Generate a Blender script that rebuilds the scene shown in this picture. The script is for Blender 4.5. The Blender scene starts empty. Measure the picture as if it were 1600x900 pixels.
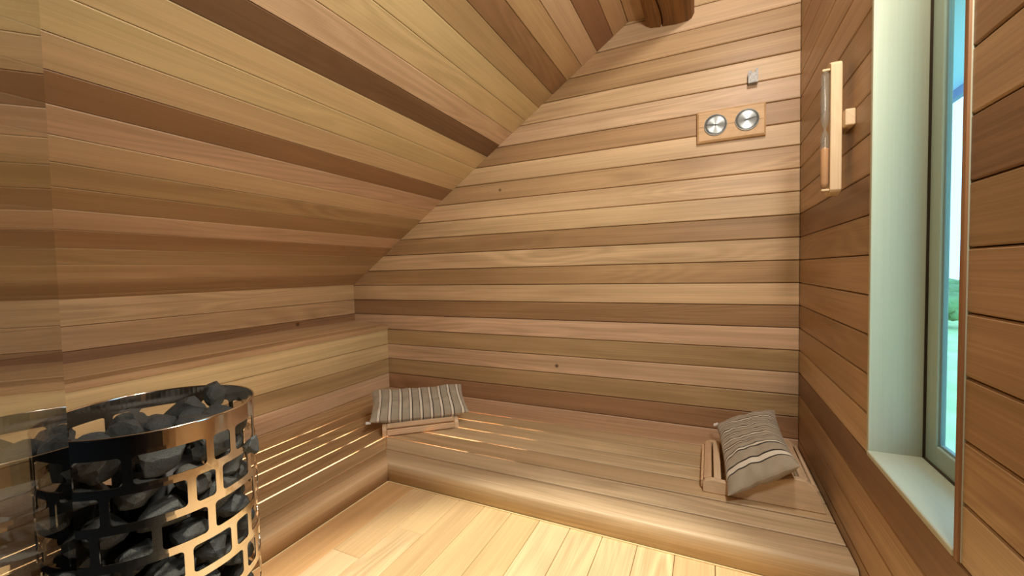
import bpy, bmesh, math, random
from mathutils import Vector, Matrix, noise

random.seed(7)
R = math.radians
SC = bpy.context.scene
COL = SC.collection

# ------------------------------------------------------------------ camera, world, lights, exposure
FL = 0.733                       # height of the board joint the photo shows level with the eye
def W(x, y, z):                  # measured frame -> floor at 0
    return Vector((x, y, z + FL))
cam_d = bpy.data.cameras.new('camera')
cam = bpy.data.objects.new('camera', cam_d)
COL.objects.link(cam)
F_ = Vector((-0.42924508, 0.90225192, -0.04111112))
R_ = Vector((0.90318503, 0.42868114, -0.02211946))
U_ = Vector((0.00233376, 0.04662562, 0.99890971))
m = Matrix((R_, U_, -F_)).transposed().to_4x4()
m.translation = W(-0.3224, -1.96678, 0.07194)
cam.matrix_world = m
cam_d.sensor_width = 36.0
cam_d.lens = 648.5863 / 1600 * 36
cam_d.clip_start = 0.02
cam_d.clip_end = 300
SC.camera = cam

SC.view_settings.view_transform = 'Standard'
SC.view_settings.look = 'None'
SC.view_settings.gamma = 1
SC.view_settings.use_curve_mapping = False
SC.view_settings.exposure = 0.0
SC.cycles.max_bounces = 10
SC.cycles.diffuse_bounces = 6
SC.cycles.sample_clamp_indirect = 6.0

world = bpy.data.worlds.new('sky')
SC.world = world
world.use_nodes = True
wn = world.node_tree.nodes['Background']
wn.inputs[0].default_value = (0.40, 0.68, 1.0, 1)
wn.inputs[1].default_value = 3.6

def lamp(name, kind, loc, energy, color, **kw):
    d = bpy.data.lights.new(name, kind)
    d.energy = energy
    d.color = color
    for k, v in kw.items():
        setattr(d, k, v)
    o = bpy.data.objects.new(name, d)
    o.location = loc
    COL.objects.link(o)
    return o
def aim(o, target):
    o.rotation_euler = (Vector(target) - o.location).to_track_quat('-Z', 'Y').to_euler()

WARM = (1.0, 0.92, 0.80)
o = lamp('upper_wall_lamp', 'AREA', W(-0.08, -1.12, 1.26), 10, WARM, shape='DISK', size=0.13)
aim(o, W(-0.75, -0.35, 0.2))
o = lamp('unseen_fill_light', 'AREA', W(-0.06, -1.62, 0.75), 15, WARM, shape='DISK', size=0.25)  # unseen fill added to brighten ceiling and walls, not a fixture of the room
aim(o, W(-1.5, -0.55, 0.45))
s_ = lamp('floor_spot', 'SPOT', W(-0.64, -1.40, 1.15), 135, (1.0, 0.91, 0.72), shadow_soft_size=0.03,
          spot_size=R(50), spot_blend=0.35)
aim(s_, W(-0.64, -1.40, -0.733))
# warm strips under the benches, shining in below the slats
STRIP = (1.0, 0.88, 0.68)
for x_ in (-1.615, -1.71, -1.805, -1.90, -1.995):
    o = lamp('bench_strip_light', 'AREA', W(x_, -1.13, -0.705), 5, STRIP, shape='RECTANGLE', size=1.1, size_y=0.02)
    zz = (W(x_, -1.13, -0.705) - W(x_ - .15, -1.13, -0.69)).normalized(); xx = Vector((0, 1, 0)); yy = zz.cross(xx).normalized()
    mm = Matrix((xx, yy, zz)).transposed().to_4x4(); mm.translation = W(x_, -1.13, -0.705)
    o.matrix_world = mm
for y_ in (-.600, -.49, -.385, -.28, -.18):
    for xc, ln, en in ((-1.35, .24, 1.7), (-1.09, .17, .45)):
        o = lamp('bench_strip_light', 'AREA', W(xc, y_, -0.705), en, STRIP, shape='RECTANGLE', size=ln, size_y=0.02)
        aim(o, W(xc, y_ + .15, -0.695))

# ------------------------------------------------------------------ helpers
def tag(o, label=None, cat=None, group=None, kind=None):
    if label: o['label'] = label
    if cat: o['category'] = cat
    if group: o['group'] = group
    if kind: o['kind'] = kind
    return o
def empty(name, loc=(0, 0, 0), rz=0):
    o = bpy.data.objects.new(name, None)
    o.empty_display_size = 0.05
    o.location = loc
    o.rotation_euler = (0, 0, rz)
    COL.objects.link(o)
    return o

class MB:
    """collects faces with a colour (tone) and grain coordinates per vertex"""
    def __init__(s):
        s.v = []; s.f = []; s.t = []; s.c = []; s.sm = []
    def add(s, verts, faces, tone=(1, 1, 1), buv=None, smooth=False):
        b = len(s.v)
        s.v += [tuple(v) for v in verts]
        n = len(verts)
        if isinstance(tone, list): s.t += tone
        else: s.t += [tuple(tone)] * n
        if buv is None: buv = [(v[0], v[1], v[2]) for v in verts]
        s.c += buv
        for f in faces:
            s.f.append(tuple(b + i for i in f)); s.sm.append(smooth)
    def build(s, name, mat, parent=None, world_to_parent=False):
        me = bpy.data.meshes.new(name)
        me.from_pydata(s.v, [], s.f)
        a = me.attributes.new('tone', 'FLOAT_COLOR', 'POINT')
        for i, t in enumerate(s.t): a.data[i].color = (t[0], t[1], t[2], 1)
        a = me.attributes.new('buv', 'FLOAT_VECTOR', 'POINT')
        for i, t in enumerate(s.c): a.data[i].vector = t
        for i, p in enumerate(me.polygons): p.use_smooth = s.sm[i]
        me.materials.append(mat)
        me.update()
        bm = bmesh.new(); bm.from_mesh(me)
        bmesh.ops.recalc_face_normals(bm, faces=bm.faces)
        bm.to_mesh(me); bm.free()
        o = bpy.data.objects.new(name, me)
        COL.objects.link(o)
        if parent is not None: o.parent = parent
        return o

def srgb(r, g, b):
    f = lambda c: (c / 255 / 12.92) if c / 255 <= .04045 else ((c / 255 + .055) / 1.055) ** 2.4
    return (f(r), f(g), f(b))

def plank(mb, pts, N, t, U, tone, idn, c=0.0022, uoff=0.0):
    """a board: quad outline pts (around N), thickness t below it, chamfer c"""
    pts = [Vector(p) for p in pts]; N = Vector(N).normalized(); U = Vector(U).normalized(); V = N.cross(U)
    n = len(pts)
    ins = []
    for i in range(n):
        p = pts[i]
        e1 = (p - pts[i - 1]).normalized(); e2 = (pts[(i + 1) % n] - p).normalized()
        cr = abs(e1.cross(e2).length)
        ins.append(p + (e2 - e1) * (c / max(cr, .3)))
    ring0 = [p - N * t for p in pts]
    ring1 = [p - N * c for p in pts]
    vs = ring0 + ring1 + ins
    fs = [tuple(range(2 * n, 3 * n)), tuple(reversed(range(n)))]
    for i in range(n):
        j = (i + 1) % n
        fs.append((i, j, n + j, n + i)); fs.append((n + i, n + j, 2 * n + j, 2 * n + i))
    buv = [(v.dot(U) + uoff, v.dot(V) + 0.4 * v.dot(N), idn) for v in vs]
    mb.add(vs, fs, tone, buv)

def box(mb, a, b, tone=(1, 1, 1), c=0.0015, idn=0.0, U=None):
    """chamfered box between two corners, grain along its longest side"""
    a = Vector(a); b = Vector(b)
    lo = Vector([min(a[i], b[i]) for i in range(3)]); hi = Vector([max(a[i], b[i]) for i in range(3)])
    d = hi - lo
    c = min(c, min(d) * 0.3)
    ax = max(range(3), key=lambda i: d[i]) if U is None else U
    bm = bmesh.new()
    bmesh.ops.create_cube(bm, size=1)
    for v in bm.verts:
        v.co = Vector([lo[i] + (v.co[i] + .5) * d[i] for i in range(3)])
    bmesh.ops.bevel(bm, geom=bm.edges[:], offset=c, segments=2, affect='EDGES', profile=.5)
    bm.verts.ensure_lookup_table(); bm.verts.index_update()
    vs = [v.co.copy() for v in bm.verts]; fs = [tuple(v.index for v in f.verts) for f in bm.faces]
    bm.free()
    o = [i for i in range(3) if i != ax]
    buv = [(v[ax], v[o[0]] + v[o[1]], idn) for v in vs]
    mb.add(vs, fs, tone, buv)

def cyl(mb, p0, p1, r0, r1=None, seg=20, tone=(1, 1, 1), caps=True, smooth=True, idn=0.0):
    p0 = Vector(p0); p1 = Vector(p1); r1 = r0 if r1 is None else r1
    d = (p1 - p0).normalized()
    x = d.orthogonal().normalized(); y = d.cross(x)
    vs = []
    for p, r in ((p0, r0), (p1, r1)):
        for i in range(seg):
            a = 2 * math.pi * i / seg
            vs.append(p + (x * math.cos(a) + y * math.sin(a)) * r)
    L = (p1 - p0).length
    buv = [((0 if i < seg else L), r0 * math.cos(2 * math.pi * i / seg), idn) for i in range(2 * seg)]
    fs = [(i, (i + 1) % seg, seg + (i + 1) % seg, seg + i) for i in range(seg)]
    mb.add(vs, fs, tone, buv, smooth)
    if caps:
        mb.add(vs[:seg], [tuple(range(seg))], tone, buv[:seg]); mb.add(vs[seg:], [tuple(range(seg))], tone, buv[seg:])

def lathe(mb, origin, axis, prof, seg=40, tone=(1, 1, 1), smooth=True):
    origin = Vector(origin); d = Vector(axis).normalized()
    x = d.orthogonal().normalized(); y = d.cross(x)
    vs = []; fs = []
    for (r, h) in prof:
        for i in range(seg):
            a = 2 * math.pi * i / seg
            vs.append(origin + d * h + (x * math.cos(a) + y * math.sin(a)) * r)
    for k in range(len(prof) - 1):
        for i in range(seg):
            j = (i + 1) % seg
            fs.append((k * seg + i, k * seg + j, (k + 1) * seg + j, (k + 1) * seg + i))
    mb.add(vs, fs, tone, None, smooth)

# ------------------------------------------------------------------ materials
class NT:
    def __init__(s, name):
        s.m = bpy.data.materials.new(name); s.m.use_nodes = True
        s.t = s.m.node_tree; s.n = s.t.nodes; s.b = s.n['Principled BSDF']
    def node(s, ty, **kw):
        n = s.n.new(ty)
        for k, v in kw.items(): setattr(n, k, v)
        return n
    def link(s, a, b): s.t.links.new(a, b)
    def math(s, op, a, b=None, clamp=False):
        n = s.node('ShaderNodeMath', operation=op, use_clamp=clamp)
        for i, x in enumerate((a, b)):
            if x is None: continue
            if isinstance(x, (int, float)): n.inputs[i].default_value = x
            else: s.link(x, n.inputs[i])
        return n.outputs[0]
    def map(s, x, a, b, c, d):
        n = s.node('ShaderNodeMapRange')
        s.link(x, n.inputs[0])
        for i, v in enumerate((a, b, c, d)): n.inputs[i + 1].default_value = v
        return n.outputs[0]
    def mix(s, fac, a, b, bt='MIX'):
        n = s.node('ShaderNodeMix', data_type='RGBA', blend_type=bt)
        for i, x in ((0, fac), (6, a), (7, b)):
            if isinstance(x, (int, float)): n.inputs[i].default_value = x
            elif isinstance(x, tuple): n.inputs[i].default_value = (*x, 1)
            else: s.link(x, n.inputs[i])
        return n.outputs[2]

def wood(name, rough=0.42, streak=0.2, broad=0.22, fig=0.2, bump=0.12, knots=(), warm=(0.80, 0.62, 0.42), us=1.0, coat=0.0):
    M = NT(name)
    tone = M.node('ShaderNodeAttribute', attribute_name='tone').outputs['Color']
    buv = M.node('ShaderNodeAttribute', attribute_name='buv').outputs['Vector']
    sp = M.node('ShaderNodeSeparateXYZ'); M.link(buv, sp.inputs[0])
    u, v, i = sp.outputs
    def vec(su, sv, si):
        c = M.node('ShaderNodeCombineXYZ')
        M.link(M.math('MULTIPLY', u, su * us), c.inputs[0]); M.link(M.math('MULTIPLY', v, sv), c.inputs[1]); M.link(M.math('MULTIPLY', i, si), c.inputs[2])
        return c.outputs[0]
    def nz(vc, sc=1.0, det=3, dist=0.0, ro=0.5):
        n = M.node('ShaderNodeTexNoise'); M.link(vc, n.inputs['Vector'])
        n.inputs['Scale'].default_value = sc; n.inputs['Detail'].default_value = det
        n.inputs['Distortion'].default_value = dist; n.inputs['Roughness'].default_value = ro
        return n.outputs['Fac']
    fine = nz(vec(2.2, 260, 7.3), det=4, ro=0.6)
    mid = nz(vec(0.9, 34, 5.1), det=3, dist=0.3)
    br = nz(vec(1.3, 9, 3.7), det=2, dist=0.6)
    ring = nz(vec(0.8, 7, 9.1), det=1, dist=0.2)
    rs = M.math('SINE', M.math('MULTIPLY', ring, 95.0))
    mask = M.map(nz(vec(0.7, 1.5, 11.3), det=0), 0.5, 0.66, 0.0, 1.0)
    k = M.map(fine, 0.3, 0.7, 1 - streak, 1 + streak)
    k = M.math('MULTIPLY', k, M.map(mid, 0.3, 0.7, 1 - streak * .8, 1 + streak * .8))
    k = M.math('MULTIPLY', k, M.map(br, 0.3, 0.7, 1 - broad, 1 + broad))
    k = M.math('MULTIPLY', k, M.math('ADD', 1.0, M.math('MULTIPLY', M.math('MULTIPLY', rs, mask), fig)))
    col = M.mix(1.0, tone, M.mix(M.map(k, 0.6, 1.3, 0, 1), (0.62, 0.58, 0.53), (1.2, 1.22, 1.24)), 'MULTIPLY')
    if knots:
        pos = M.node('ShaderNodeNewGeometry').outputs['Position']
        for (kx, ky, kz, kr) in knots:
            s_ = M.node('ShaderNodeVectorMath', operation='DISTANCE'); M.link(pos, s_.inputs[0]); s_.inputs[1].default_value = (kx, ky, kz)
            f = M.map(M.math('ADD', s_.outputs['Value'], M.math('MULTIPLY', M.math('SUBTRACT', mid, 0.5), kr * 1.2)), kr * 0.3, kr, 0.85, 0.0)
            col = M.mix(f, col, srgb(72, 38, 20))
    M.link(col, M.b.inputs['Base Color'])
    M.b.inputs['Roughness'].default_value = rough
    M.b.inputs['Specular IOR Level'].default_value = 0.4
    if coat: M.b.inputs['Coat Weight'].default_value = coat
    bp = M.node('ShaderNodeBump'); bp.inputs['Strength'].default_value = bump; bp.inputs['Distance'].default_value = 0.001
    M.link(fine, bp.inputs['Height']); M.link(bp.outputs[0], M.b.inputs['Normal'])
    return M.m

def plain(name, col, rough=0.5, metal=0.0, spec=0.5, noise_amt=0.0, nscale=30, bump=0.0, bscale=None):
    M = NT(name)
    M.b.inputs['Base Color'].default_value = (*col, 1)
    M.b.inputs['Roughness'].default_value = rough
    M.b.inputs['Metallic'].default_value = metal
    M.b.inputs['Specular IOR Level'].default_value = spec
    tc = M.node('ShaderNodeTexCoord').outputs['Object']
    n = M.node('ShaderNodeTexNoise'); M.link(tc, n.inputs['Vector']); n.inputs['Scale'].default_value = nscale; n.inputs['Detail'].default_value = 4
    k = M.map(n.outputs['Fac'], 0.3, 0.7, 1 - noise_amt, 1 + noise_amt)
    cc = M.node('ShaderNodeCombineXYZ')
    for i in range(3): M.link(M.math('MULTIPLY', k, col[i]), cc.inputs[i])
    M.link(cc.outputs[0], M.b.inputs['Base Color'])
    if bump:
        n2 = M.node('ShaderNodeTexNoise'); M.link(tc, n2.inputs['Vector']); n2.inputs['Scale'].default_value = bscale or nscale; n2.inputs['Detail'].default_value = 5
        bp = M.node('ShaderNodeBump'); bp.inputs['Strength'].default_value = bump; bp.inputs['Distance'].default_value = 0.002
        M.link(n2.outputs['Fac'], bp.inputs['Height']); M.link(bp.outputs[0], M.b.inputs['Normal'])
    return M.m

M_CEDAR = wood('cedar_panelling', streak=0.15, broad=0.16, fig=0.1, knots=((-1.316, 0, FL + .498, .014), (-1.018, 0, FL - .412, .012), (-2.38, -.4126, FL - .198, .013)))
M_CEIL = wood('cedar_ceiling_panelling', streak=0.09, fig=0.09, broad=0.09)
M_BENCH = wood('bench_slat_wood', rough=0.5, streak=0.14, broad=0.16, fig=0.14, knots=((-1.45, -1.4486, FL - .5344, .008),))
M_OAK = wood('oak_floor_boards', rough=0.38, streak=0.11, broad=0.07, fig=0.16, bump=0.06, us=1.4)
M_PALE = wood('pale_headrest_wood', rough=0.5, streak=0.1, broad=0.1, fig=0.12, bump=0.06, us=3)
M_BEAM = wood('rough_beam_timber', rough=0.6, streak=0.3, broad=0.4, fig=0.3, bump=0.6)
M_REVEAL = wood('painted_reveal_wood', rough=0.45, streak=0.03, broad=0.05, fig=0.0, bump=0.03)
M_DARKBACK = plain('board_gap_shadow_paper', srgb(60, 38, 24), 0.9)
M_STEEL = plain('polished_stainless_mesh', (0.86, 0.80, 0.74), 0.13, 1.0, noise_amt=0.04, nscale=8)
M_BLACK = plain('black_stove_steel', (0.012, 0.012, 0.013), 0.45, 0.6)
M_GAUGE_METAL = plain('bright_steel', (0.40, 0.39, 0.37), 0.42, 1.0)
M_HALL = plain('dark_hallway_plaster', (0.012, 0.011, 0.010), 0.8)
M_WHITE = plain('white_fabric_tag', (0.8, 0.8, 0.78), 0.8)
M_INK = plain('dark_print', (0.02, 0.02, 0.02), 0.5)
M_SAND = plain('orange_sand', srgb(214, 150, 84), 0.8, noise_amt=0.1, nscale=600)
M_FRAME = plain('grey_window_paint', srgb(178, 196, 190), 0.45, noise_amt=0.04, nscale=20)
M_SEAL = plain('pale_floor_sealant', srgb(240, 215, 165), 0.5)
M_EAVE = plain('pale_blue_soffit_boards', srgb(150, 205, 225), 0.6)
M_FASCIA = plain('blue_grey_fascia', srgb(70, 120, 165), 0.6)
M_GRASS = plain('meadow_grass', srgb(176, 206, 150), 0.9, noise_amt=0.25, nscale=0.6)
M_LEAF = plain('tree_leaves', srgb(112, 152, 104), 0.8, noise_amt=0.4, nscale=1.2, bump=1.0, bscale=3)
M_BARK = plain('tree_bark', srgb(70, 55, 42), 0.9, noise_amt=0.3, nscale=5)

def rockmat():
    M = NT('grey_sauna_rock')
    tc = M.node('ShaderNodeTexCoord').outputs['Object']
    oi = M.node('ShaderNodeObjectInfo').outputs['Random']
    n = M.node('ShaderNodeTexNoise'); M.link(tc, n.inputs['Vector']); n.inputs['Scale'].default_value = 28; n.inputs['Detail'].default_value = 6
    col = M.mix(M.map(n.outputs['Fac'], .35, .7, 0, 1), srgb(30, 34, 38), srgb(84, 90, 92))
    col = M.mix(M.math('MULTIPLY', oi, 0.45), col, srgb(70, 66, 54))
    sp = M.node('ShaderNodeTexNoise'); M.link(tc, sp.inputs['Vector']); sp.inputs['Scale'].default_value = 260; sp.inputs['Detail'].default_value = 2
    col = M.mix(M.map(sp.outputs['Fac'], .62, .72, 0, .6), col, srgb(175, 178, 172))
    M.link(col, M.b.inputs['Base Color']); M.b.inputs['Roughness'].default_value = 0.7
    bp = M.node('ShaderNodeBump'); bp.inputs['Strength'].default_value = .5; bp.inputs['Distance'].default_value = 0.003
    M.link(n.outputs['Fac'], bp.inputs['Height']); M.link(bp.outputs[0], M.b.inputs['Normal'])
    return M.m
M_ROCK = rockmat()

def fabricmat():
    M = NT('striped_linen_fabric')
    tone = M.node('ShaderNodeAttribute', attribute_name='tone').outputs['Color']
    buv = M.node('ShaderNodeAttribute', attribute_name='buv').outputs['Vector']
    n = M.node('ShaderNodeTexNoise'); M.link(buv, n.inputs['Vector']); n.inputs['Scale'].default_value = 900; n.inputs['Detail'].default_value = 2
    n2 = M.node('ShaderNodeTexNoise'); M.link(buv, n2.inputs['Vector']); n2.inputs['Scale'].default_value = 25
    k = M.math('MULTIPLY', M.map(n.outputs['Fac'], .3, .7, .82, 1.15), M.map(n2.outputs['Fac'], .3, .7, .92, 1.06))
    v = M.node('ShaderNodeVectorMath', operation='SCALE'); M.link(tone, v.inputs[0]); M.link(k, v.inputs['Scale'])
    M.link(v.outputs[0], M.b.inputs['Base Color']); M.b.inputs['Roughness'].default_value = .9
    M.b.inputs['Sheen Weight'].default_value = .2
    bp = M.node('ShaderNodeBump'); bp.inputs['Strength'].default_value = .3; bp.inputs['Distance'].default_value = .0006
    M.link(n.outputs['Fac'], bp.inputs['Height']); M.link(bp.outputs[0], M.b.inputs['Normal'])
    return M.m
M_FABRIC = fabricmat()

def glassmat(name, tint):
    M = NT(name)
    out = M.n['Material Output']
    tr = M.node('ShaderNodeBsdfTransparent'); tr.inputs[0].default_value = (*tint, 1)
    gl = M.node('ShaderNodeBsdfGlossy'); gl.inputs['Roughness'].default_value = 0.0
    fr = M.node('ShaderNodeFresnel'); fr.inputs[0].default_value = 1.45
    mx = M.node('ShaderNodeMixShader')
    bf = M.node('ShaderNodeNewGeometry').outputs['Backfacing']
    f2 = M.math('DIVIDE', M.math('MULTIPLY', fr.outputs[0], 2.0), M.math('ADD', fr.outputs[0], 1.0))
    M.link(M.math('MULTIPLY', f2, M.math('SUBTRACT', 1.0, bf)), mx.inputs[0]); M.link(tr.outputs[0], mx.inputs[1]); M.link(gl.outputs[0], mx.inputs[2])
    M.link(mx.outputs[0], out.inputs[0])
    return M.m
M_GLASS = glassmat('clear_glass', (0.93, 0.97, 0.96))
M_TUBE = plain('hazy_grey_glass', srgb(150, 146, 134), 0.12); M_TUBE.node_tree.nodes['Principled BSDF'].inputs['Alpha'].default_value = 0.32
M_PANE = glassmat('window_glass', (0.88, 0.97, 0.95))

def dialmat():
    M = NT('radial_brushed_dial')
    M.b.inputs['Base Color'].default_value = (0.27, 0.28, 0.275, 1)
    M.b.inputs['Anisotropic Rotation'].default_value = 0.25
    M.b.inputs['Metallic'].default_value = 1; M.b.inputs['Roughness'].default_value = .34
    M.b.inputs['Anisotropic'].default_value = .85
    tg = M.node('ShaderNodeTangent', direction_type='RADIAL', axis='Z')
    M.link(tg.outputs[0], M.b.inputs['Tangent'])
    return M.m
M_DIAL = dialmat()

# ------------------------------------------------------------------ wood tones
def soft(r, g, b, k=.12):
    c = srgb(r, g, b); m_ = .3 * c[0] + .6 * c[1] + .1 * c[2]
    return tuple((x * (1 - k) + m_ * k) * q for x, q in zip(c, (1.0, .985, .86)))
L = soft(212, 178, 142); LP = soft(212, 176, 148); LY = soft(214, 186, 142)
MT = soft(196, 158, 120); MD = soft(180, 142, 104); OL = soft(182, 150, 110)
D = soft(152, 112, 80); VD = soft(122, 88, 62); RD = soft(158, 114, 84)
def var(t, a=0.06):
    k = 1 + random.uniform(-a, a); return (t[0] * k, t[1] * k * (1 + random.uniform(-.02, .02)), t[2] * k)
G = 0.09

# ------------------------------------------------------------------ floor
mb = MB()
edges = [-1.4265 + 0.1015 * i for i in range(0, 16)]
joints = {0: [-2.0], 1: [-1.125, -2.1], 2: [-0.967, -1.9], 3: [-1.6], 4: [-1.35], 5: [-1.9], 6: [-1.15], 7: [-1.7], 8: [-1.3], 9: [-2.0]}
oak = [srgb(232, 204, 156), srgb(236, 210, 166), srgb(228, 198, 150), srgb(234, 206, 160)]
# first strip next to the left bench, its shadow painted in as a darker tone
xs = [-1.452, -1.325] + [e for e in edges if e > -1.3] 
n = 0
for i in range(len(xs) - 1):
    x0, x1 = xs[i], xs[i + 1]
    if x0 > -0.01: break
    x1 = min(x1, 0.0)
    js = [-0.750] + [q for q in joints.get(i, [-1.5]) if q > -1.8] + [-1.83]
    for a, b in zip(js[:-1], js[1:]):
        n += 1
        plank(mb, [(x0 + .0007, b + .0004, 0), (x1 - .0007, b + .0004, 0), (x1 - .0007, a - .0004, 0), (x0 + .0007, a - .0004, 0)], (0, 0, 1), .02, (0, 1, 0),
              srgb(218, 176, 126) if i == 0 else var(oak[(n * 7) % 4], .05), n * 1.37, c=.0016)
mb.add([(-2.6, .1, -.021), (.1, .1, -.021), (.1, -1.83, -.021), (-2.6, -1.83, -.021)], [(0, 1, 2, 3)], srgb(190, 150, 105))
tag(mb.build('floor', M_OAK), kind='structure')

# ------------------------------------------------------------------ back wall
mb = MB()
rows = {12: LP, 11: MT, 10: MD, 9: L, 8: LP, 7: MD, 6: L, 5: MT, 4: L, 3: L, 2: MD, 1: L, 0: MD, -1: L, -2: soft(162, 124, 90), -3: LP, -4: OL, -5: LP, -6: OL, -7: soft(168, 126, 94), -8: LP, -9: MD,
        13: L, 14: MT, 15: LP, 16: MD}
for k in range(-9, 17):
    z0 = FL + k * G; z1 = z0 + G
    z0 = max(z0, 0.0)
    if z1 <= .002: continue
    zi0, zi1 = z0 + .0013, z1 - .0013
    xr = 0.0
    plank(mb, [(-2.6, 0, zi0), (xr, 0, zi0), (xr, 0, zi1), (-2.6, 0, zi1)], (0, -1, 0), .02, (1, 0, 0), var(rows.get(k, MT), .03), k * 2.17 + 40, c=.003, uoff=k * 1.7)
mb.add([(-2.7, .0205, -.1), (.1, .0205, -.1), (.1, .0205, 2.6), (-2.7, .0205, 2.6), (-2.7, .09, -.1), (.1, .09, -.1), (.1, .09, 2.6), (-2.7, .09, 2.6)],
       [(0, 1, 2, 3), (4, 5, 6, 7), (0, 1, 5, 4), (3, 2, 6, 7), (0, 3, 7, 4), (1, 2, 6, 5)], srgb(40, 24, 14))
tag(mb.build('wall_back', M_CEDAR), kind='structure')

# ------------------------------------------------------------------ right wall with the window opening
WY0, WY1, WZ0, WZ1 = -1.168, -0.806, FL - 0.345, FL + 1.05
mb = MB()
rr = {-8: MD, -7: MT, -6: MT, -5: D, -4: L, -3: MT, -2: MD, -1: MT, 0: MT, 1: MD, 2: D, 3: MT, 4: MD, 5: MT, 6: MD, 7: MT}
def rplank(y0, y1, z0, z1, k, s):
    if z1 - z0 < .004: return
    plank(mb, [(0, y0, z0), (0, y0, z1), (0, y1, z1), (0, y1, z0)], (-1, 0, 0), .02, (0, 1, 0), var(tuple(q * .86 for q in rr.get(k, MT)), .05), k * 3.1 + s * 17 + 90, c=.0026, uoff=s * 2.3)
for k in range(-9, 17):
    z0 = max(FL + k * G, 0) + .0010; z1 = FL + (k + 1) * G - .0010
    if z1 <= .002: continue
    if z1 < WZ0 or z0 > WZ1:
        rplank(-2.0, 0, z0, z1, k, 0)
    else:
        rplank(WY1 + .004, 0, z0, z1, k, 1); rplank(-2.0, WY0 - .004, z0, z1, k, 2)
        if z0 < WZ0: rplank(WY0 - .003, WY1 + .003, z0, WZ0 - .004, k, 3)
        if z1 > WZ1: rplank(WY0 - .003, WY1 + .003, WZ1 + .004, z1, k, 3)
def slab(mb, x0, x1, y0, y1, z0, z1, tone):
    vs = [(x, y, z) for x in (x0, x1) for y in (y0, y1) for z in (z0, z1)]
    mb.add(vs, [(0, 1, 3, 2), (4, 5, 7, 6), (0, 1, 5, 4), (2, 3, 7, 6), (0, 2, 6, 4), (1, 3, 7, 5)], tone)
bk = srgb(40, 24, 14)
g_ = .012
slab(mb, .0205, .105, -3.6, WY0 - g_, -.1, 2.6, bk); slab(mb, .0205, .105, WY1 + g_, .09, -.1, 2.6, bk)
slab(mb, .0205, .105, WY0 - g_, WY1 + g_, -.1, WZ0 - g_, bk); slab(mb, .0205, .105, WY0 - g_, WY1 + g_, WZ1 + g_, 2.6, bk)
tag(mb.build('wall_right', M_CEDAR), kind='structure')

# window: lining, frame, sash, pane
win = empty('window_1', (0, 0, 0)); tag(win, kind='structure')
rv = srgb(192, 194, 172)
mb = MB()
box(mb, (-.003, WY1, WZ0 - .012), (.089, WY1 + .012, WZ1 + .012), rv, idn=1)
box(mb, (-.003, WY0 - .012, WZ0 - .012), (.089, WY0, WZ1 + .012), rv, idn=2)
box(mb, (-.003, WY0, WZ1), (.089, WY1, WZ1 + .012), rv, idn=3)
mb.build('lining', M_REVEAL, win)
mb = MB(); box(mb, (-.006, WY0, WZ0 - .012), (.089, WY1, WZ0), rv, idn=4, c=.003)
mb.build('sill', M_REVEAL, win)
def ring(mb, x0, x1, y0, y1, z0, z1, w, tone, idn, c=.0025):
    box(mb, (x0, y0, z0), (x1, y0 + w, z1), tone, c, idn); box(mb, (x0, y1 - w, z0), (x1, y1, z1), tone, c, idn + 1)
    box(mb, (x0, y0 + w, z0), (x1, y1 - w, z0 + w), tone, c, idn + 2); box(mb, (x0, y0 + w, z1 - w), (x1, y1 - w, z1), tone, c, idn + 3)
fr_t = srgb(176, 196, 182)
mb = MB(); ring(mb, .093, .106, WY0 - .012, WY1 + .002, WZ0 - .004, WZ1 + .004, .046, fr_t, 5); mb.build('frame', M_REVEAL, win)
mb = MB(); ring(mb, .0975, .1065, WY0 + .032, WY1 - .043, WZ0 + .041, WZ1 - .041, .006, srgb(130, 160, 165), 9); mb.build('sash', M_REVEAL, win)
mb = MB(); box(mb, (.100, WY0 + .035, WZ0 + .045), (.104, WY1 - .046, WZ1 - .045), c=.0003); mb.build('pane', M_PANE, win)
# dark joint round the frame
mb = MB(); ring(mb, .0885, .0935, WY0 - .012, WY1 + .012, WZ0 - .012, WZ1 + .012, .013, srgb(60, 45, 30), 13, c=.0004); mb.build('gasket', M_CEDAR, win)
# thin casing strip on the near side of the opening
mb = MB(); box(mb, (-.005, WY0 - .012, WZ0 - .012), (-.0003, WY0 - .001, WZ1 + .02), srgb(150, 108, 72), idn=3, c=.002)
tag(mb.build('trim_1', M_CEDAR), kind='structure')

# ------------------------------------------------------------------ left wall: knee wall, lower face, ledge
XK, XL = -2.38, -2.112
mb = MB()
kr = {-1: MT, -2: MT, -3: D, -4: MT}
for k in range(-4, 0):
    z0 = FL + k * G + .0008; z1 = FL + (k + 1) * G - .0008
    if k == -1: z1 = FL + .012
    plank(mb, [(XK, 0, z0), (XK, 0, z1), (XK, -1.83, z1), (XK, -1.83, z0)], (1, 0, 0), .02, (0, 1, 0), var(kr[k], .03), k * 4.4 + 11, c=.0016, uoff=3)
lr = {-4: LY, -5: LY, -6: OL, -7: LP, -8: MT}
for k in range(-9, -3):
    z0 = max(FL + k * G, 0) + .0009; z1 = FL + (k + 1) * G - .0009
    if z1 < .01: continue
    plank(mb, [(XL, 0, z0), (XL, 0, z1), (XL, -1.83, z1), (XL, -1.83, z0)], (1, 0, 0), .02, (0, 1, 0), var(lr.get(k, MT), .03), k * 5.3 + 31, c=.002, uoff=5)
slab(mb, -2.6, XK - .0205, -1.83, 0, -.1, FL + .02, bk)
slab(mb, XK - .02, XL - .0205, -1.83, 0, -.1, FL - .285, bk)
tag(mb.build('wall_left', M_CEDAR), kind='structure')
mb = MB()
zb, zf2 = FL - .222, FL - .246
nrm = Vector((zb - zf2, 0, XL + .006 - XK)).normalized()
xm = XL - .06; zm = zb + (zf2 - zb) * (xm - XK) / (XL + .006 - XK)
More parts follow.
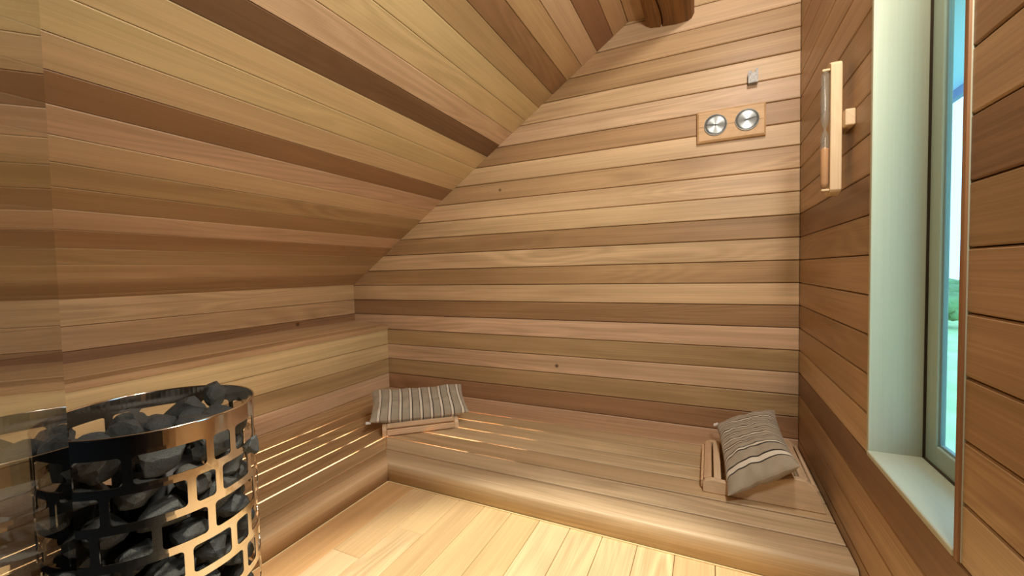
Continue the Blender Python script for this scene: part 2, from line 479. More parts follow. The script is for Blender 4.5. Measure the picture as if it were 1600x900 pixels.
plank(mb, [(XK, -1.83, zb), (xm - .0008, -1.83, zm), (xm - .0008, 0, zm), (XK, 0, zb)], nrm, .02, (0, 1, 0), L, 71, c=.001)
plank(mb, [(xm + .0008, -1.83, zm), (XL + .006, -1.83, zf2), (XL + .006, 0, zf2), (xm + .0008, 0, zm)], nrm, .026, (0, 1, 0), MT, 72, c=.003)
tag(mb.build('trim_2', M_BENCH), kind='structure')

# ------------------------------------------------------------------ sloping ceiling, flat top, beam
SL = math.atan(.678); cs, sn = math.cos(SL), math.sin(SL)
O = Vector((XK, 0, FL + .005)); sU = Vector((cs, 0, sn)); sN = Vector((sn, 0, -cs))
ct = {0: MD, 1: MT, 2: OL, 3: MD, 4: LP, 5: MD, 6: OL, 7: L, 8: LP, 9: D, 10: L, 11: LY, 12: LY, 13: VD, 14: LP, 15: LY, 16: LY, 17: OL, 18: D, 19: MT, 20: LP, 21: RD, 22: MT, 23: MD}
mb = MB()
for n_ in range(-1, 24):
    a = max(G * (n_ + .333), 0); b = min(G * (n_ + 1.333), 2.09)
    if b <= a: continue
    a += .0007; b -= .0007
    p = lambda s, y: O + sU * s + Vector((0, y, 0))
    plank(mb, [p(a, -1.83), p(a, 0), p(b, 0), p(b, -1.83)], sN, .02, (0, 1, 0), var(ct.get(n_, MD), .04), n_ * 2.9 + 5, c=.002, uoff=n_ * 1.3)
pe = O + sU * 2.09
plank(mb, [(pe.x, -1.83, pe.z), (pe.x, 0, pe.z), (-.50, 0, pe.z), (-.50, -1.83, pe.z)], (0, 0, -1), .02, (0, 1, 0), MT, 201)
xx = -.50
while xx < 0:
    x1 = min(xx + G, .02)
    plank(mb, [(xx + .001, -1.83, 2.2), (xx + .001, 0, 2.2), (x1 - .001, 0, 2.2), (x1 - .001, -1.83, 2.2)], (0, 0, -1), .02, (0, 1, 0), var(MT, .15), 210 + xx)
    xx += G
tag(mb.build('ceiling', M_CEIL), kind='structure')
mb = MB()
q = [O - sN * .022 - sU * .3, O - sN * .022 + sU * 2.12, O - sN * .12 + sU * 2.12, O - sN * .12 - sU * .3]
vs = [(v.x, y, v.z) for y in (-1.83, .05) for v in q]
mb.add(vs, [(0, 1, 2, 3), (4, 5, 6, 7), (0, 1, 5, 4), (1, 2, 6, 5), (2, 3, 7, 6), (3, 0, 4, 7)], bk)
slab(mb, pe.x - .1, .14, -1.83, .05, 2.222, 2.3, bk)
slab(mb, pe.x - .1, -.52, -1.83, .05, pe.z + .022, pe.z + .06, bk)
slab(mb, -.53, -.51, -1.83, .05, pe.z + .02, 2.3, bk)
tag(mb.build('ceiling_backing', M_DARKBACK), kind='structure')

# beam: rounded rectangle section running front to back, slightly wobbling, with a split on its underside
mb = MB()
bz = FL + 1.117; sec = [(-.578, 1.30), (-.575, 1.165), (-.568, 1.136), (-.553, 1.127), (-.530, 1.124), (-.512, 1.121), (-.5085, 1.137), (-.505, 1.121), (-.450, 1.116), (-.400, 1.118), (-.387, 1.125), (-.3765, 1.145), (-.375, 1.40), (-.578, 1.40)]
NY = 60; ns = len(sec)
vs = []; fs = []; bu = []
for j in range(NY + 1):
    y = -1.82 * j / NY
    for i, (x, z) in enumerate(sec):
        amp = 0 if j == 0 else 1
        w1 = noise.noise(Vector((x * 6, y * 2.5, z * 5))) * .003 * amp
        cx_ = noise.noise(Vector((3.3, y * 5, 0))) * .012 * amp if i in (5, 6, 7) else 0
        vs.append((x + w1 + cx_, y, z + FL + noise.noise(Vector((x * 7, y * 2, 9))) * .003 * amp)); bu.append((y, x + z, 301.3))
for j in range(NY):
    for i in range(ns):
        k = (i + 1) % ns
        fs.append((j * ns + i, j * ns + k, (j + 1) * ns + k, (j + 1) * ns + i))
fs.append(tuple(range(ns))); fs.append(tuple(NY * ns + i for i in range(ns)))
mb.add(vs, fs, srgb(126, 86, 42), bu)
tag(mb.build('ceiling_beam', M_BEAM), 'rough brown timber beam with a long split, under the ceiling by the back wall', 'beam')

# ------------------------------------------------------------------ glass front beside the doorway, dark hallway behind the camera
DE = Vector((-.848, -1.806, 0)); PH = R(69.5)
dd_ = Vector((math.sin(PH), -math.cos(PH), 0))      # from the free edge back past the camera
gd = empty('glass_door', DE, math.atan2(dd_.y, dd_.x)); tag(gd, 'open frameless clear glass door leaf at the left edge, beside the stove', 'door')
mb = MB(); box(mb, (0, -.008, .008), (.72, 0, 1.70), c=.001); mb.build('pane', M_GLASS, gd)
mb = MB()
for z in (.25, 1.45): box(mb, (.66, -.02, z - .03), (.73, .012, z + .03), c=.003)
mb.build('hinge', M_GAUGE_METAL, gd)
mb = MB()
x0, x1, y0, y1, z0, z1 = -2.75, .15, -3.7, -1.83, -.05, 2.7
slab(mb, x0, x0 + .05, y0, y1, z0, z1, (1, 1, 1)); tag(mb.build('wall_hallway_left', M_HALL), kind='structure')
mb = MB(); slab(mb, x0, x1, y0 - .05, y0, z0, z1, (1, 1, 1)); tag(mb.build('wall_front', M_HALL), kind='structure')
mb = MB(); slab(mb, x0, x1, y0, y1 - .001, -.04, -.001, (1, 1, 1)); tag(mb.build('floor_hallway', M_HALL), kind='structure')
mb = MB(); slab(mb, x1 - .01, x1 + .05, y0, y1, z0, z1, (1, 1, 1)); tag(mb.build('wall_hallway_right', M_HALL), kind='structure')
mb = MB(); slab(mb, x0, x1, y0, y1 + .02, z1, z1 + .05, (1, 1, 1)); slab(mb, x0, x1, y1 - .02, y1, 2.22, z1, (1, 1, 1)); tag(mb.build('ceiling_hallway', M_HALL), kind='structure')

# ------------------------------------------------------------------ corner bench
ST = FL - .66            # seat top
LX = [-1.45, -1.548, -1.642, -1.737, -1.832, -1.927, -2.022, XL + .002]
BY = [-.755, -.655, -.548, -.44, -.335, -.232, -.128, -.002]
ltone = [soft(190, 156, 118), soft(190, 154, 116), soft(184, 146, 108), soft(180, 142, 104), soft(184, 148, 108), soft(178, 140, 102), soft(196, 158, 118)]
btone = [soft(202, 176, 148), soft(202, 176, 148), soft(200, 170, 136), soft(208, 182, 150), soft(212, 186, 152), soft(208, 180, 146), soft(200, 162, 134)]
gp_ = .0045
bench = empty('corner_bench', (-1.78, -.38, 0)); tag(bench, 'low L-shaped slatted cedar bench running along the left and back walls', 'bench')
BO = Vector((-1.78, -.38, 0))
def bbuild(mb, name, mat):
    o = mb.build(name, mat, bench)
    for v in o.data.vertices: v.co -= BO
    return o
def bull(mb, path0, path1, outdir, U, width, h, r, tone, idn, mit0, mit1):
    """front board: section from its inner edge over a rounded nose down to the floor; ends mitred"""
    prof = [(0, -.02), (0, -.0015), (.0015, 0)]
    for i in range(9):
        a = math.pi / 2 * i / 8
        prof.append((width - r + r * math.sin(a), -r + r * math.cos(a)))
    prof += [(width, -h), (width - .02, -h), (width - .02, -.02)]
    P0 = Vector(path0); P1 = Vector(path1); out = Vector(outdir); Uv = Vector(U).normalized()
    vs = []; bu = []
    for P, mt in ((P0, mit0), (P1, mit1)):
        for (a, z) in prof:
            v = P + out * a + Uv * (mt * a) + Vector((0, 0, z)); vs.append(v); bu.append((v.dot(Uv), a * 1.0 - z, idn))
    n = len(prof)
    fs = [(i, (i + 1) % n, n + (i + 1) % n, n + i) for i in range(n)]
    mb.add(vs, fs, tone, bu, True); mb.add(vs, [tuple(range(n)), tuple(range(n, 2 * n))], tone, bu)
# left run (boards along Y)
mb = MB()
YN = -1.82
for i in range(1, 7):
    xo, xi = LX[i] - gp_, LX[i + 1] + gp_ if i < 6 else LX[7]
    # mitre: far ends lie on the line joining the crossings of matching joints
    f = lambda x: BY[i] + (BY[i + 1] - BY[i]) * (x - LX[i]) / (LX[i + 1] - LX[i]) - .0012
    plank(mb, [(xo, YN, ST), (xo, f(xo), ST), (xi, f(xi), ST), (xi, YN, ST)][::-1], (0, 0, 1), .012, (0, 1, 0), ltone[i], i * 3.3 + 400, c=.0022)
bbuild(mb, 'seat_slats', M_BENCH)
mb = MB()
for i in range(1, 7):
    yo, yi = BY[i] + gp_, BY[i + 1] - gp_ if i < 6 else BY[7]
    f = lambda y: LX[i] + (LX[i + 1] - LX[i]) * (y - BY[i]) / (BY[i + 1] - BY[i]) + .0012
    plank(mb, [(f(yo), yo, ST), (-.002, yo, ST), (-.002, yi, ST), (f(yi), yi, ST)], (0, 0, 1), .012, (1, 0, 0), btone[i], i * 3.7 + 450, c=.0022)
bbuild(mb, 'seat_slats', M_BENCH)
mb = MB()
wl = LX[0] - LX[1] - gp_
bull(mb, (LX[1] + gp_, YN, ST), (LX[1] + gp_, BY[1] - gp_ + .0003, ST), (1, 0, 0), (0, 1, 0), wl, ST, .014, soft(214, 180, 144), 500.5, 0, -1.0)
bbuild(mb, 'front_board', M_BENCH)
mb = MB()
wb = BY[1] - BY[0] - gp_
bull(mb, (LX[1] + gp_, BY[1] - gp_, ST), (-.002, BY[1] - gp_, ST), (0, -1, 0), (1, 0, 0), wb, ST, .014, soft(208, 182, 154), 510.5, 1.0, 0)
bbuild(mb, 'front_board', M_BENCH)
def joist_or_block(a, b):
    mb = MB(); box(mb, a, b, srgb(150, 108, 70), idn=77, c=.001)
    bbuild(mb, 'cross_bar_or_light_block', M_BENCH)
joist_or_block((-1.547, -.734, .002), (-1.472, -.657, ST - .021)); joist_or_block((-1.562, YN, ST - .06), (-1.530, -.66, ST - .0205)); joist_or_block((-1.56, -.668, ST - .06), (-.004, -.640, ST - .0205))  # unseen corner block and rails, added to stop strip light leaking through the joints
for y in (-.69, -1.20, -1.75): joist_or_block((-2.105, y - .024, ST - .05), (-1.475, y + .024, ST - .0125))
for x in (-1.20, -.985, -.62, -.2): joist_or_block((x - .021, -.73, ST - .05), (x + .021, -.006, ST - .0125))

# sealant bead where the front boards meet the floor
mb = MB()
box(mb, (-1.4495, -1.82, .0002), (-1.4455, -.7555, .004), c=.001); box(mb, (-1.4495, -.7595, .0002), (-.003, -.7555, .004), c=.001)
tag(mb.build('trim_3', M_SEAL), kind='structure')

# ------------------------------------------------------------------ headrests
PALE = srgb(230, 202, 168); PALE2 = srgb(222, 190, 154)
HP = [(-.165, 0), (-.165, .028), (-.158, .039), (-.146, .044), (-.130, .046), (-.112, .043), (-.085, .043), (-.04, .055), (.01, .070), (.05, .083), (.078, .092), (.095, .093), (.115, .088), (.134, .074), (.150, .045), (.160, .016), (.164, 0)]
def headrest(loc, rz, label):
    """lip at local -x, high side at +x, slats run along y"""
    r = empty('headrest', loc, rz); tag(r, label, 'headrest', None)
    hl = .172
    for s in (-1, 1):
        mb = MB(); n = len(HP)
        y0, y1 = s * hl, s * (hl - .020)
        vs = [(x, y0, z) for x, z in HP] + [(x, y1, z) for x, z in HP]
        fs = [tuple(range(n)), tuple(range(n, 2 * n))] + [(i, (i + 1) % n, n + (i + 1) % n, n + i) for i in range(n)]
        mb.add(vs, fs, PALE if s < 0 else PALE2, [(v[0], v[2], 601.7 + s) for v in vs])
        o = mb.build('side_panel', M_PALE, r)
        bv = o.modifiers.new('soft_edges', 'BEVEL'); bv.width = .003; bv.segments = 2; bv.limit_method = 'ANGLE'
    # slats following the profile: (x, z, tilt)
    for (x, z, t, w) in ((-.167, .018, 90, .026), (-.150, .040, 22, .024), (-.122, .041, -8, .022), (-.085, .040, 12, .026), (-.045, .049, 18, .026), (-.005, .062, 19, .026), (.035, .075, 18, .026), (.075, .087, 14, .026), (.110, .086, -22, .024), (.140, .064, -62, .024)):
        mb = MB()
        c_, s_ = math.cos(R(t)), math.sin(R(t))
        bm = MB(); box(bm, (-w / 2, -hl + .021, -.0045), (w / 2, hl - .021, .0045), PALE2 if t > 10 else PALE, c=.002, idn=x * 31 + 600)
        bm.v = [(x + a * c_ - c2 * s_, b, z + a * s_ + c2 * c_) for a, b, c2 in bm.v]
        bm.build('slat', M_PALE, r)
    return r
# left one: lip line from A to B faces the room
A = Vector((-1.655, -.577)); B = Vector((-1.38, -.335)); dd = (B - A).normalized(); back = Vector((-dd.y, dd.x))
mid = (A + B) / 2 + back * .165
h1 = headrest((mid.x, mid.y, ST + .0005), math.atan2(back.y, back.x), 'pale slatted wooden headrest set diagonally in the corner under a striped pillow')
h2 = headrest((-.178, -.340, ST + .0005), 0, 'pale slatted wooden headrest on the bench end beside the window wall')

# ------------------------------------------------------------------ pillows
BEIGE = srgb(170, 160, 142); CREAM = srgb(226, 218, 202); BLACKT = srgb(34, 28, 26); BROWNT = srgb(92, 76, 60)
def pillow(name, a, b, h, stripes, M4, label, bend=0.0, seed=0, tagpos=None, twist=0.0):
    """a, b half length/width; stripes: list of (u0,u1,colour) with u in -1..1"""
    r = empty(name, (0, 0, 0)); r.matrix_world = M4
    tag(r, label, 'pillow')
    NU, NV = 300, 48
    mb = MB()
    for side in (1, -1):
        vs = []; tn = []; bu = []; fs = []
        for i in range(NU + 1):
            s = -1 + 2 * i / NU
            for j in range(NV + 1):
                t = -1 + 2 * j / NV
                x = a * s * (1 - .045 * (1 - t * t)); y = b * t * (1 - .11 * (1 - s * s))
                e = max(0, (1 - s ** 4)) ** .55 * max(0, 1 - t ** 4) ** .6
                z = side * h * e
                wr = noise.noise(Vector((s * 3.2 + seed, t * 2.2, seed))) * .006 + noise.noise(Vector((s * 9 + seed, t * 5, 5))) * .0022 * (abs(s) > .0)
                z += wr * (e ** .5) + bend * (s * s) + twist * max(0, -s) * -t + .004 * noise.noise(Vector((s * 4, t * 4, 2 + seed))) 
                vs.append((x, y, z)); bu.append((s * a, t * b, side))
                c = BEIGE
                for (u0, u1, cc) in stripes:
                    if u0 <= s < u1: c = cc
                tn.append(c)
        for i in range(NU):
            for j in range(NV):
                k = i * (NV + 1) + j
                fs.append((k, k + NV + 1, k + NV + 2, k + 1))
        mb.add(vs, fs, tn, bu, True)
    body = mb.build('cushion', M_FABRIC, r)
    if tagpos:
        mb = MB(); x, y, z = tagpos
        box(mb, (x - .011, y - .009, z - .0008), (x + .011, y + .009, z + .0008), c=.0003)
        o = mb.build('fabric_tag', M_WHITE, r)
        o['label'] = 'small white fabric tag'
    return r
st1 = []
for k in range(9):
    c = -.86 + k * .214
    st1 += [(c, c + .048, CREAM), (c + .048, c + .066, BLACKT), (c - .012, c, BROWNT)]
def basis(o, X, Y):
    X = Vector(X).normalized(); Y = Vector(Y); Y = (Y - X * Y.dot(X)).normalized(); Z = X.cross(Y)
    M4 = Matrix((X, Y, Z)).transposed().to_4x4(); M4.translation = Vector(o)
    return M4
d3 = Vector((dd.x, dd.y, -.015)); bk3 = Vector((back.x, back.y, .30))
c1 = mid + back * (-.035) 
pillow('striped_pillow', .225, .124, .048, st1, basis((c1.x, c1.y, ST + .094), d3, bk3),
       'long linen pillow with dark and cream stripes on the corner headrest', bend=.013, seed=3, tagpos=(-.230, -.122, .006))
st2 = []
for c, w, dk in ((-.62, .075, 1), (-.34, .04, 1), (-.16, .022, 0), (-.02, .03, 0), (.12, .022, 0), (.26, .04, 1), (.40, .022, 0), (.54, .035, 1), (.70, .03, 0), (.82, .02, 0)):
    c = -.80 + (c + .62) * 1.12
    st2 += [(c, c + w, CREAM), (c + w, c + w + .026, BLACKT if dk else BROWNT), (c - .022, c, BLACKT if dk else BROWNT)]
pillow('striped_pillow', .222, .110, .046, st2, basis((-.192, -.350, ST + .119), (-.04, 1, .09), (-1, -.02, -.44)),
       'striped linen pillow slumped over the headrest beside the window wall', bend=-.006, seed=11, tagpos=(.236, .110, -.006), twist=.022)

# ------------------------------------------------------------------ gauge on the back wall
ga = empty('sauna_gauge', W(-.2425, -.002, .656)); tag(ga, 'pale wooden gauge panel with two round steel dials on the back wall', 'gauge')
GW = srgb(214, 176, 130)
mb = MB()
bx = [(-.125, -.0645), (.125, -.0645), (.125, .0645), (-.125, .0645)]
ch = .007
vs = [(x, 0, z) for x, z in bx] + [(x, -.014, z) for x, z in bx] + [(x - math.copysign(ch, x), -.020, z - math.copysign(ch, z)) for x, z in bx]
bu = [(v[0], v[2], 701.3 + (0 if v[2] < 0 else 0)) for v in vs]
fs = [(0, 1, 2, 3), (8, 9, 10, 11)]
for i in range(4):
    j = (i + 1) % 4; fs += [(i, j, 4 + j, 4 + i), (4 + i, 4 + j, 8 + j, 8 + i)]
mb.add(vs, fs, GW, bu); mb.build('panel', M_PALE, ga)
mb = MB(); box(mb, (-.118, -.0206, -.0012), (.118, -.0196, .0), srgb(120, 82, 48), c=.0001); mb.build('board_joint', M_PALE, ga)
for cx_, ang in ((-.055, R(172)), (.059, R(12))):
    d = bpy.data.objects.new('dial', None)
    mb = MB()
    lathe(mb, (0, 0, 0), (0, 0, 1), [(0.0001, .0022), (.012, .0022), (.030, .0022), (.0415, .0022), (.0415, .0), ], 64)
    dial = mb.build('dial', M_DIAL, ga)
    dial.location = (cx_, -.0212, .001 if cx_ < 0 else .003); dial.rotation_euler = (R(90), 0, 0)
    mb = MB(); lathe(mb, (0, 0, 0), (0, 0, 1), [(.0410, 0), (.0410, .0034), (.0418, .004), (.0430, .0032), (.0434, 0)], 64)
    mb.build('bezel', M_GAUGE_METAL, dial)
    mb = MB()
    dx, dz = math.cos(ang), math.sin(ang)
    w = .0016
    vs = [(-dx * .009 - dz * w, -dz * .009 + dx * w, .0036), (-dx * .009 + dz * w, -dz * .009 - dx * w, .0036), (dx * .036 + dz * .0004, dz * .036 - dx * .0004, .0036), (dx * .036 - dz * .0004, dz * .036 + dx * .0004, .0036)]
    vs += [(a, b, .0042) for a, b, c in vs]
    mb.add(vs, [(0, 1, 2, 3), (4, 5, 6, 7), (0, 1, 5, 4), (1, 2, 6, 5), (2, 3, 7, 6), (3, 0, 4, 7)])
    cyl(mb, (0, 0, .0022), (0, 0, .0055), .003, seg=16)
    mb.build('pointer', M_INK, dial)
    mb = MB()
    for k in range(25):
        a = R(-40 + k * 260 / 24); r0 = .034 if k % 4 else .031
        x, y = math.cos(a), math.sin(a); w = .0004
        vs = [(x * r0 - y * w, y * r0 + x * w, .0026), (x * r0 + y * w, y * r0 - x * w, .0026), (x * .0375 + y * w, y * .0375 - x * w, .0026), (x * .0375 - y * w, y * .0375 + x * w, .0026)]
        mb.add(vs, [(0, 1, 2, 3)])
    mb.build('scale_marks', M_INK, dial)

# ------------------------------------------------------------------ steel hook
M_HOOK = plain('dull_steel', (0.30, 0.29, 0.28), 0.55, 0.6, noise_amt=.3, nscale=120)
hk = empty('wall_hook', W(-.163, 0, .826)); tag(hk, 'small square steel hook above the gauge on the back wall', 'hook')
mb = MB()
pl = [(-.0170, -.0265), (.0170, -.0265), (.0170, .028), (.0085, .026), (.0070, .012), (-.002, .012), (-.004, .020), (-.017, .021)]
n = len(pl)
vs = [(x, -.030, z) for x, z in pl] + [(x, -.0275, z) for x, z in pl]
mb.add(vs, [tuple(range(n)), tuple(range(n, 2 * n))] + [(i, (i + 1) % n, n + (i + 1) % n, n + i) for i in range(n)])
box(mb, (-.017, -.0275, -.0265), (.017, -.002, -.024), c=.0004)
box(mb, (-.017, -.0035, -.0265), (.017, -.0005, .020), c=.0004)
mb.build('bent_plate', M_HOOK, hk)

# ------------------------------------------------------------------ sand timer on the right wall
tm = empty('sand_timer', W(0, -.632, .415)); tag(tm, 'pale wooden sauna sand timer with glass tube on the window wall', 'sand timer')
TW = srgb(214, 186, 148)
mb = MB()
pts = []
hh = .168; hw = .030
for s in (1, -1):
    for k in range(9):
        a = R(30 + 120 * k / 8) if s > 0 else R(210 + 120 * k / 8)
        pts.append((hw * math.cos(a) / math.cos(R(30)), s * (hh - .012) + .024 * (math.sin(a) - s * .5)))
n = len(pts)
vs = [(-.022, y, z) for y, z in pts] + [(-.046, y, z) for y, z in pts]
mb.add(vs, [tuple(range(n)), tuple(range(n, 2 * n))] + [(i, (i + 1) % n, n + (i + 1) % n, n + i) for i in range(n)], TW, [(v[2], v[0] + v[1], 801.1) for v in vs])
o = mb.build('backboard', M_PALE, tm); bv = o.modifiers.new('soft_edges', 'BEVEL'); bv.width = .002; bv.segments = 2; bv.limit_method = 'ANGLE'
mb = MB(); box(mb, (-.0215, -.052, -.006), (-.0005, .045, .034), TW, c=.003, idn=5); mb.build('wall_mount', M_PALE, tm)
mb = MB()
XC = -.0552
lathe(mb, (XC, -.018, -.150), (0, 0, 1), [(.0001, 0), (.007, .002), (.0090, .012), (.0090, .125), (.007, .138), (.0025, .148), (.0025, .152), (.007, .162), (.0090, .175), (.0090, .285), (.007, .297), (.0001, .299)], 28)
mb.build('glass_tube', M_TUBE, tm)
mb = MB()
lathe(mb, (XC, -.018, -.150), (0, 0, 1), [(.0001, .003), (.006, .004), (.0080, .013), (.0080, .100), (.0001, .106)], 24)
mb.build('sand', M_SAND, tm)
for z in (-.155, .145):
    mb = MB(); box(mb, (-.0630, -.027, z - .003), (-.0462, -.008, z + .003), TW, c=.002, idn=9); mb.build('tube_clip', M_PALE, tm)

# ------------------------------------------------------------------ stove
SX, SY, SR, SZ = -1.278, -1.554, .1595, FL - .175
sv = empty('sauna_stove', (SX, SY, 0)); tag(sv, 'round polished steel mesh sauna stove filled with dark stones', 'stove')
mb = MB()
gap = 4.5
seqs = {0: (-35, 'LSM', 0), 1: (-46, 'LSM', 0), 2: (-23.7, 'MLS', 0), 3: (-9.6, 'MSL', 0), 4: (-13, 'LSM', 0), 5: (-29, 'SML', 0), 6: (-18, 'LMS', 0), 7: (-40, 'MSL', 0)}
wid = {'L': 35.3, 'S': 11.2, 'M': 23.0}
HZ0 = .0325; PIT = .0600; HH = .0465
T = .0022
def P3(th, z, r): return (r * math.cos(R(th)), r * math.sin(R(th)), z)
def cell(t0, t1, z0, z1, ht0, ht1, hz0, hz1):
    """cell of the shell with a rounded-rectangle hole; all in degrees / metres"""
    K = math.radians(1) * SR
    rr_ = .0065 / K
    NSEG = 5
    inner = []
    cw = [(ht1 - rr_, hz1 - .0065, 0), (ht0 + rr_, hz1 - .0065, 90), (ht0 + rr_, hz0 + .0065, 180), (ht1 - rr_, hz0 + .0065, 270)]
    for (ct_, cz_, a0) in cw:
        for k in range(NSEG + 1):
            a = R(a0 + 90 * k / NSEG); inner.append((ct_ + rr_ * math.cos(a), cz_ + .0065 * math.sin(a)))
        # extra points along straight top/bottom so the sheet stays round
        nx = cw[(cw.index((ct_, cz_, a0)) + 1) % 4]
        if a0 in (0, 180):
            e0 = inner[-1]; e1 = (nx[0], nx[1] + (.0065 if a0 == 0 else -.0065)); ne = max(1, int(abs(e1[0] - e0[0]) / 4))
            for k in range(1, ne): inner.append((e0[0] + (e1[0] - e0[0]) * k / ne, e0[1]))
    # outer counterpart: push every inner point to the cell border
    cx0, cz0 = (ht0 + ht1) / 2, (hz0 + hz1) / 2
    outer = []
    for (a, z) in inner:
        hw_, hh_ = (ht1 - ht0) / 2, (hz1 - hz0) / 2
        fa, fz = (a - cx0) / hw_, (z - cz0) / hh_
        if abs(fz) >= abs(fa) and abs(fz) > .999 or abs(fz) > abs(fa): oz = z1 if fz > 0 else z0; oa = cx0 + (a - cx0) * 1.0
        else: oa = t1 if fa > 0 else t0; oz = z
        # snap near corners
        if abs(fz) > .80 and abs(a - cx0) > hw_ - rr_ * .35 - 1e-6 and abs(fa) > .80:
            oa = t1 if fa > 0 else t0; oz = z1 if fz > 0 else z0
        outer.append((oa, oz))
    n = len(inner)
    vs = [P3(a, z, SR) for a, z in inner] + [P3(a, z, SR) for a, z in outer] + [P3(a, z, SR - T) for a, z in inner] + [P3(a, z, SR - T) for a, z in outer]
    fs = []
    for i in range(n):
        j = (i + 1) % n
        fs += [(i, j, n + j, n + i), (2 * n + i, 2 * n + j, 3 * n + j, 3 * n + i), (i, j, 2 * n + j, 2 * n + i)]
    # corner fans
    mb.add(vs, fs)
def band(z0, z1, t0=0, t1=360, n=120):
    vs = []; fs = []
    for i in range(n + 1):
        a = t0 + (t1 - t0) * i / n
        vs += [P3(a, z0, SR), P3(a, z1, SR), P3(a, z0, SR - T), P3(a, z1, SR - T)]
    for i in range(n):
        b = i * 4; c = b + 4
        fs += [(b, c, c + 1, b + 1), (b + 2, c + 2, c + 3, b + 3), (b + 1, c + 1, c + 3, b + 3), (b, c, c + 2, b + 2)]
    mb.add(vs, fs, smooth=False)
zt_ = -HZ0 + (PIT - HH) / 2
band(SZ + zt_, SZ)
rows_n = 8
for rI in range(rows_n):
    st, sq, _ = seqs[rI]
    ztop = SZ - HZ0 - rI * PIT; zbot = ztop - HH
    t = st; k = 0; items = []
    while t < st + 360 - 20:
        w = wid[sq[k % 3]]; items.append((t, t + w)); t += w + gap; k += 1
    # stretch the last hole so the row closes
    items[-1] = (items[-1][0], st + 360 - gap)
    for (a, b) in items:
        cell(a - gap / 2, b + gap / 2, zbot - (PIT - HH) / 2, ztop + (PIT - HH) / 2, a, b, zbot, ztop)
zb_ = SZ - HZ0 - rows_n * PIT + (PIT - HH) / 2
band(max(.005, zb_ - .05), zb_)
for i, v in enumerate(mb.v): mb.v[i] = v
sh = mb.build('mesh_shell', M_STEEL, sv)
mb = MB(); lathe(mb, (0, 0, 0), (0, 0, 1), [(SR - .0026, SZ - .0012), (SR - .0026, SZ + .0008), (SR - .0011, SZ + .0018), (SR + .0004, SZ + .0008), (SR + .0004, SZ - .0012)], 120)
mb.build('rim', M_STEEL, sv)
mb = MB(); lathe(mb, (0, 0, 0), (0, 0, 1), [(.0001, .0), (SR - .004, .0), (SR - .004, zb_ - .012), (SR - .008, zb_ - .010), (.0001, zb_ - .010)], 60)
mb.build('base', M_BLACK, sv)
mb = MB()
for a in range(6):
    x, y = .045 * math.cos(a * 1.047), .045 * math.sin(a * 1.047)
    cyl(mb, (x, y, zb_ - .010), (x, y, SZ - .085), .0055, seg=12)
mb.build('heating_element', M_BLACK, sv)
mb = MB(); lathe(mb, (0, 0, 0), (0, 0, 1), [(.0001, zb_ - .011), (.066, zb_ - .011), (.066, SZ - .10), (.0001, SZ - .10)], 40); mb.build('dark_gap_filler', M_BLACK, sv)  # black cylinder added to darken the gaps seen between the stones

# stones: a few shapes, each stone its own object
def rock_mesh(seed, sub=3):
    bm = bmesh.new(); bmesh.ops.create_icosphere(bm, subdivisions=sub, radius=1)
    rnd = random.Random(seed)
    planes = [(Vector((rnd.gauss(0, 1), rnd.gauss(0, 1), rnd.gauss(0, 1))).normalized(), rnd.uniform(.55, .88)) for _ in range(11)]
    for v in bm.verts:
        p = v.co.copy()
        for nv, dd_ in planes:
            k = p.dot(nv)
            if k > dd_: p -= nv * (k - dd_) * .92
        p += p.normalized() * (noise.noise(p * 2.1 + Vector((seed, 0, 0))) * .10 + noise.noise(p * 6 + Vector((0, seed, 0))) * .035)
        v.co = p
    me = bpy.data.meshes.new('sauna_stone'); bm.to_mesh(me); bm.free(); me.materials.append(M_ROCK)
    return me
RM = [rock_mesh(s) for s in range(8)]
rnd = random.Random(5)
def stone(x, y, z, sx, sy, sz, rot, label, group):
    o = bpy.data.objects.new('sauna_stone', RM[rnd.randrange(8)])
    o.location = (x, y, z); o.scale = (sx, sy, sz); o.rotation_euler = rot
    COL.objects.link(o); tag(o, label, 'stone', group)
    return o
base_a = -23
ORD = ('top', 'second', 'third', 'fourth', 'fifth', 'sixth')
def stone_label(layer, deg):
    rel = (deg + 23.3 + 180) % 360 - 180
    if abs(rel) > 95 or layer > 5: return 'dark grey stone packed behind the steel mesh of the stove'
    names = ((-75, 'at the far left'), (-50, 'left of centre'), (-12, 'just left of the front'), (12, 'at the very front'), (50, 'just right of the front'), (75, 'well right of centre'), (999, 'at the far right'))
    pos = [n_ for lim, n_ in names if rel <= lim][0]
    return 'dark stone behind the stove mesh, ' + ORD[layer] + ' layer of stones, ' + pos
layer = 0
zc = SZ - .062
while zc > SZ - .50:
    nn = 9
    for k in range(nn):
        a = R(base_a + (k + .5 * (layer % 2)) * 360 / nn + rnd.uniform(-5, 5))
        rr0 = SR - .046
        s1, s2, s3 = rnd.uniform(.038, .045), rnd.uniform(.028, .034), rnd.uniform(.023, .029)
        stone(SX + rr0 * math.cos(a), SY + rr0 * math.sin(a), zc + rnd.uniform(-.008, .008), s2 * 1.1, s1, s3, (rnd.uniform(-.5, .5), rnd.uniform(-.3, .3), a + rnd.uniform(-.2, .2)),
              stone_label(layer, math.degrees(a)), 'stones packed in the stove mesh')
    zc -= .050; layer += 1
for k in range(5):
    a = R(75 + k * 40); stone(SX + .085 * math.cos(a), SY + .085 * math.sin(a), SZ - .058, .034, .040, .026, (.2 * k, -.3, a), 'dark grey stone packed behind the steel mesh of the stove', 'stones packed in the stove mesh')
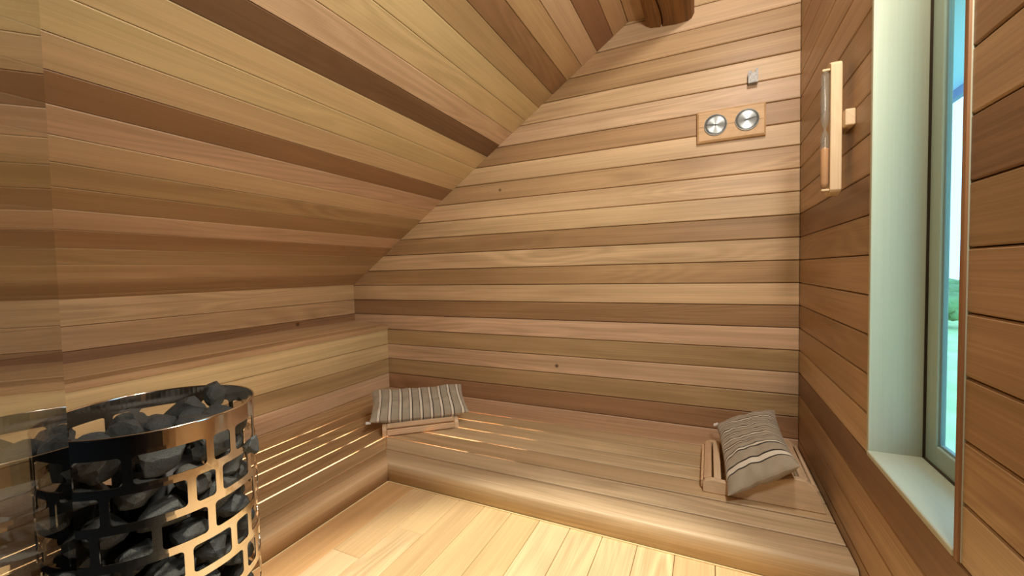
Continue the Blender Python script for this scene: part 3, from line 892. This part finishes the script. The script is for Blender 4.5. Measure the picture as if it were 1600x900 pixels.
for (x, y, z, s, lb) in ((-1.352, -1.470, -.213, (.050, .034, .026), 'broad grey stone in the middle of the stove top'),
                     (-1.310, -1.585, -.222, (.036, .032, .034), 'rounded grey stone at the front left of the stove top'),
                     (-1.335, -1.418, -.188, (.025, .022, .033), 'pale grey stone standing up against the far right rim of the stove'),
                     (-1.372, -1.555, -.217, (.030, .040, .026), 'dark stone at the back left of the stove top'),
                     (-1.262, -1.500, -.228, (.040, .030, .024), 'flat stone just behind the front rim of the stove')):
    stone(x, y, z + FL, *s, (rnd.uniform(-.3, .3), rnd.uniform(-.3, .3), R(40)), lb, None)
for (px, s, lb, a, z) in ((0, .022, 'grey stone bulging out of the right side of the stove mesh', 36, -.088), ):
    stone(SX + (SR + .004) * math.cos(R(a)), SY + (SR + .004) * math.sin(R(a)), SZ + z, .016, .020, .022, (.3, .2, .4), lb, None)
stone(SX + (SR + .018) * math.cos(R(-150)), SY + (SR + .018) * math.sin(R(-150)), SZ - .045, .030, .030, .018, (.1, .2, .4), 'brownish stone bulging out of the left side of the stove mesh', None)

# ------------------------------------------------------------------ outside the window
mb = MB(); mb.add([(.16, -80, -3.2), (140, -80, -3.2), (140, 120, -3.2), (.16, 120, -3.2)], [(0, 1, 2, 3)])
tag(mb.build('ground', M_GRASS), kind='structure')
mb = MB(); slab(mb, .141, .75, -3, 2.0, FL + .90, FL + .94, (1, 1, 1)); tag(mb.build('soffit', M_EAVE), kind='structure')
mb = MB(); slab(mb, .751, .78, -3, 2.0, FL + .86, FL + 1.08, (1, 1, 1)); tag(mb.build('fascia', M_FASCIA), kind='structure')
def tree(x, y, s, seed, lb):
    r = empty('tree', (x, y, -3.2)); tag(r, lb, 'tree', None)
    rn = random.Random(seed)
    mb = MB(); cyl(mb, (0, 0, -.02), (0, 0, 1.2 * s), .14 * s, .09 * s, 12); mb.build('trunk', M_BARK, r)
    mb = MB()
    for k in range(16):
        bm = bmesh.new(); bmesh.ops.create_icosphere(bm, subdivisions=3, radius=1)
        c = Vector((rn.gauss(0, .75), rn.gauss(0, .75), rn.uniform(.7, 2.3))) * s
        q = rn.uniform(.55, .95) * s
        vs = [c + v.co * q * (1 + .35 * noise.noise(v.co * 3 + Vector((k, seed, 0)))) for v in bm.verts]
        bm.verts.index_update(); mb.add(vs, [tuple(v.index for v in f.verts) for f in bm.faces], smooth=True); bm.free()
    mb.build('crown', M_LEAF, r)
dirw = Vector((1485 - 800, 0, 0))
for i, (px, dist, s) in enumerate(((1474, 36, .9), (1489, 44, 1.0), (1500, 54, 1.1))):
    dv = F_ * 1 + R_ * ((px - 800) / 648.6); dv.z = 0; dv.normalize()
    p = Vector((-0.3224, -1.96678, 0)) + dv * dist
    tree(p.x, p.y, s * .8, i, ('leafy green tree seen at the left of the window view', 'smaller leafy tree in the middle of the window view', 'leafy green tree seen at the right of the window view')[i])
